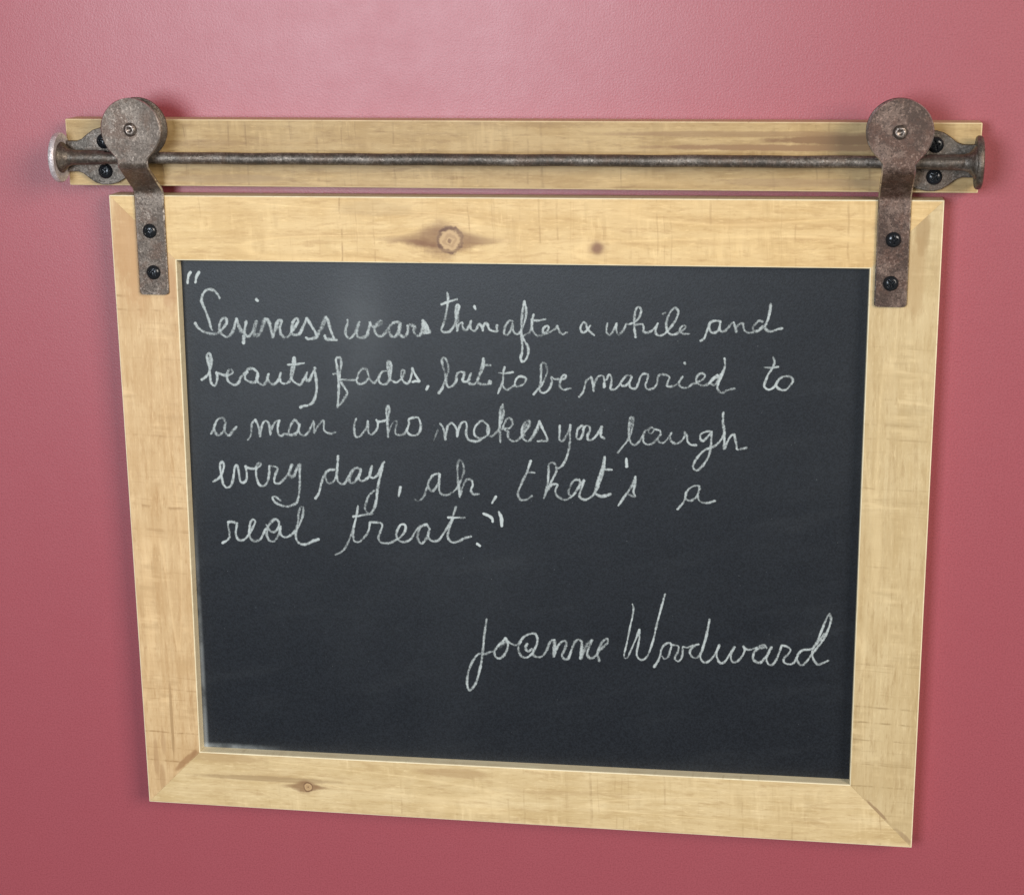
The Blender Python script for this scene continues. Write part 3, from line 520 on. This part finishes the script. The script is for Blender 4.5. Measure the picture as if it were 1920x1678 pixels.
 ('chalk_word', [(1.91,0.95,[-1223,76,-1232,16,-1250,-52,-1267,-113,-1287,-166,-1315,-228,-1353,-286,-1411,-318]), (1.92,0.95,[-1263,-113,-1268,-166,-1258,-203,-1225,-209,-1188,-178,-1149,-124,-1132,-48]), (1.99,1,[-1132,-48,-1096,-47,-1045,-53,-1038,-75,-1054,-120,-1070,-174,-1056,-203,-998,-212,-946,-188,-893,-152,-859,-98,-862,-61,-891,-58,-921,-101,-930,-146,-909,-186,-865,-196,-821,-172,-783,-110,-738,-64,-694,-48]), (2.22,0.85,[-694,-48,-738,-72,-761,-110,-766,-162,-741,-203,-708,-175,-681,-122,-677,-77,-694,-51]), (1.97,0.95,[-673,-84,-685,-144,-661,-177,-610,-175,-572,-125,-527,-56,-490,27,-467,98]), (2.04,1.05,[-494,4,-521,-79,-533,-146,-504,-183,-457,-177,-406,-149,-355,-132]), (2.08,1.2,[-1263,-8,-1190,6,-1112,21]), (1.88,1.25,[-530,10,-403,13])]),
 ('full_stop', [(2.45,1.7,[-309,-190,-289,-204])]),
 ('quote_mark', [(2.11,1.5,[-259,50,-216,33,-191,11,-188,-11]), (2.43,1.6,[-140,65,-123,25,-120,-42])]),
 ('chalk_word', [(2.06,1,[-244,-789,-255,-860,-266,-942,-276,-1030,-287,-1126,-308,-1223,-332,-1306,-362,-1356,-385,-1378,-401,-1344,-400,-1268,-382,-1192,-349,-1122,-309,-1073,-264,-1071,-218,-1052,-186,-1040,-160,-1005,-121,-962,-101,-934]), (2.06,1,[-114,-969,-160,-1005,-186,-1047,-180,-1087,-154,-1103,-115,-1077,-89,-1029,-82,-981,-101,-934,-76,-967,-18,-988,14,-956,47,-914,92,-892,130,-890,146,-930,136,-991,104,-1053,59,-1086,20,-1074,1,-1031,1,-990,21,-956]), (3.72,0.6,[-153,-1011,-111,-969]), (2.22,0.8,[66,-974,53,-1008,72,-1035,104,-1013]), (2.05,1,[136,-984,117,-1026,113,-1060,149,-1078,187,-1063,219,-1014,239,-959,258,-935,277,-934]), (2.62,0.85,[277,-934,277,-984,274,-1018,270,-1066]), (2.05,0.9,[274,-1066,290,-1011,322,-955,354,-934,367,-953,354,-1008,334,-1056,354,-1085,379,-1081,398,-1039,418,-978,437,-937,462,-922,484,-934]), (2.28,1,[488,-934,484,-995,475,-1073]), (2.86,0.75,[478,-1073,500,-1014,529,-953,564,-921]), (2.11,0.9,[564,-921,539,-986,529,-1040,551,-1069,590,-1047,621,-1002,659,-960,684,-932,678,-902,653,-920,621,-975,605,-1030,621,-1086])]),
 ('chalk_word', [(1.45,1,[868,-620,876,-646,869,-721,852,-801,837,-887,822,-963,808,-1028,813,-1055,833,-1049,858,-994,888,-917,912,-857,922,-819]), (1.69,1.05,[922,-819,923,-884,911,-959,904,-1024,922,-1055,950,-1062,980,-1036,1009,-965,1033,-878,1052,-782,1081,-658,1112,-530]), (2.62,1.1,[922,-825,910,-868]), (1.78,1,[1036,-1114,1061,-1075,1080,-1026,1090,-972,1114,-933,1149,-916,1165,-931,1155,-980,1141,-1029,1116,-1046,1093,-1025]), (2.42,1.1,[1036,-1114,1061,-1075]), (1.77,1,[1160,-931,1190,-933,1217,-939,1215,-982,1196,-1021,1194,-1047,1219,-1060,1241,-1035,1251,-986,1252,-943,1280,-947,1320,-932,1370,-916]), (1.84,1,[1345,-928,1310,-962,1308,-999,1331,-1025,1361,-1023,1391,-979,1414,-904,1433,-818,1448,-716]), (1.83,1,[1446,-732,1423,-850,1400,-947,1384,-1012,1397,-1049,1422,-1061,1462,-1035,1496,-985,1515,-942,1524,-914]), (1.83,1,[1525,-921,1505,-977,1512,-1027,1536,-1060,1565,-1049,1593,-1004,1621,-953,1638,-925]), (1.83,1,[1638,-925,1616,-979,1614,-1028,1635,-1049,1669,-1032,1703,-981,1714,-943,1704,-915]), (1.9,1,[1707,-925,1737,-942,1783,-933,1823,-913,1857,-899,1875,-923]), (2.21,0.95,[1863,-917,1812,-932,1784,-964,1779,-1014,1803,-1038,1832,-1040,1860,-1010,1888,-966,1912,-915]), (1.9,1,[1912,-915,1888,-966,1877,-1016,1896,-1052,1919,-1057,1947,-1019,1968,-962,1984,-906]), (1.81,1,[1984,-899,2018,-901,2053,-927,2037,-965,2007,-997,2007,-1028,2045,-1045,2079,-1031,2101,-987,2140,-929,2185,-921,2214,-913]), (1.88,0.95,[2197,-920,2140,-929,2106,-968,2108,-1017,2137,-1047,2171,-1020,2204,-969,2242,-912,2286,-848,2323,-761,2343,-681,2330,-632,2308,-676,2272,-782,2241,-869,2214,-920,2215,-969,2234,-1011,2258,-1035,2297,-1021,2334,-1000]), (2.15,0.7,[2235,-882,2268,-837,2301,-786])]),
]

def spline(pts, n=6):
    if len(pts) == 2:
        a, b = pts; return [(a[0] + (b[0] - a[0]) * k / n, a[1] + (b[1] - a[1]) * k / n) for k in range(n + 1)]
    out = []
    ext = [(2 * pts[0][0] - pts[1][0], 2 * pts[0][1] - pts[1][1])] + pts + [(2 * pts[-1][0] - pts[-2][0], 2 * pts[-1][1] - pts[-2][1])]
    def kt(a, b): return max(1e-7, math.hypot(b[0] - a[0], b[1] - a[1])) ** 0.5
    for i in range(1, len(ext) - 2):          # centripetal, so loops stay tight
        p0, p1, p2, p3 = ext[i - 1:i + 3]
        t0 = 0; t1 = t0 + kt(p0, p1); t2 = t1 + kt(p1, p2); t3 = t2 + kt(p2, p3)
        for k in range(n):
            t = t1 + (t2 - t1) * k / n; r = []
            for c in (0, 1):
                A1 = (t1 - t) / (t1 - t0) * p0[c] + (t - t0) / (t1 - t0) * p1[c]
                A2 = (t2 - t) / (t2 - t1) * p1[c] + (t - t1) / (t2 - t1) * p2[c]
                A3 = (t3 - t) / (t3 - t2) * p2[c] + (t - t2) / (t3 - t2) * p3[c]
                B1 = (t2 - t) / (t2 - t0) * A1 + (t - t0) / (t2 - t0) * A2
                B2 = (t3 - t) / (t3 - t1) * A2 + (t - t1) / (t3 - t1) * A3
                r.append((t2 - t) / (t2 - t1) * B1 + (t - t1) / (t2 - t1) * B2)
            out.append(tuple(r))
    out.append(pts[-1])
    return out
ZC = -0.00990
for kind, strokes in CHALK:
    vs_, fs, uvs, prs = [], [], [], []
    for si, (wmm, press, q) in enumerate(strokes):
        pts = spline([(q[i] * 1e-4, q[i + 1] * 1e-4) for i in range(0, len(q), 2)])
        # extend the ends by a little so that the stroke has a worn round end
        hw = wmm * 0.53e-3
        def ext(a, b):
            l = math.hypot(a[0] - b[0], a[1] - b[1]) or 1e-9
            return (a[0] + (a[0] - b[0]) / l * hw * 0.7, a[1] + (a[1] - b[1]) / l * hw * 0.7)
        pts = [ext(pts[0], pts[1])] + pts + [ext(pts[-1], pts[-2])]
        # drop repeats
        P2 = [pts[0]]
        for p in pts[1:]:
            if math.hypot(p[0] - P2[-1][0], p[1] - P2[-1][1]) > 5e-5: P2.append(p)
        pts = P2; n = len(pts)
        if n < 2: continue
        L = 0.0; base = len(vs_); ph = random.uniform(0, 6)
        for i, (x, y) in enumerate(pts):
            a = pts[max(0, i - 1)]; b = pts[min(n - 1, i + 1)]
            if i: L += math.hypot(x - pts[i - 1][0], y - pts[i - 1][1])
            tx, ty = b[0] - a[0], b[1] - a[1]; l = math.hypot(tx, ty) or 1e-9; nx, ny = -ty / l, tx / l
            ww = hw * (1.0 + 0.14 * math.sin(L * 420 + ph) + 0.07 * math.sin(L * 1300 + ph * 2))
            # upright strokes press harder than level ones
            pp = press * (0.90 + 0.16 * abs(ty) / l + 0.10 * math.sin(L * 260 + ph))
            if i in (0, n - 1): ww *= 0.55; pp *= 0.75
            z = ZC + si * 1.2e-5 + i * 4e-7
            for s in (-1, 1):
                vs_.append(P(x + nx * ww * s, y + ny * ww * s, z)); uvs.append(((s + 1) / 2, L)); prs.append(pp)
        for i in range(n - 1):
            k = base + 2 * i; fs.append((k, k + 1, k + 3, k + 2))
    me = bpy.data.meshes.new(kind); me.from_pydata(vs_, [], fs)
    lay = me.uv_layers.new(name='stroke')
    for l in me.loops: lay.data[l.index].uv = uvs[l.vertex_index]
    at = me.attributes.new('press', 'FLOAT', 'POINT'); at.data.foreach_set('value', prs)
    me.materials.append(chalk_m)
    o = bpy.data.objects.new(kind, me); C.objects.link(o); o.parent = slate
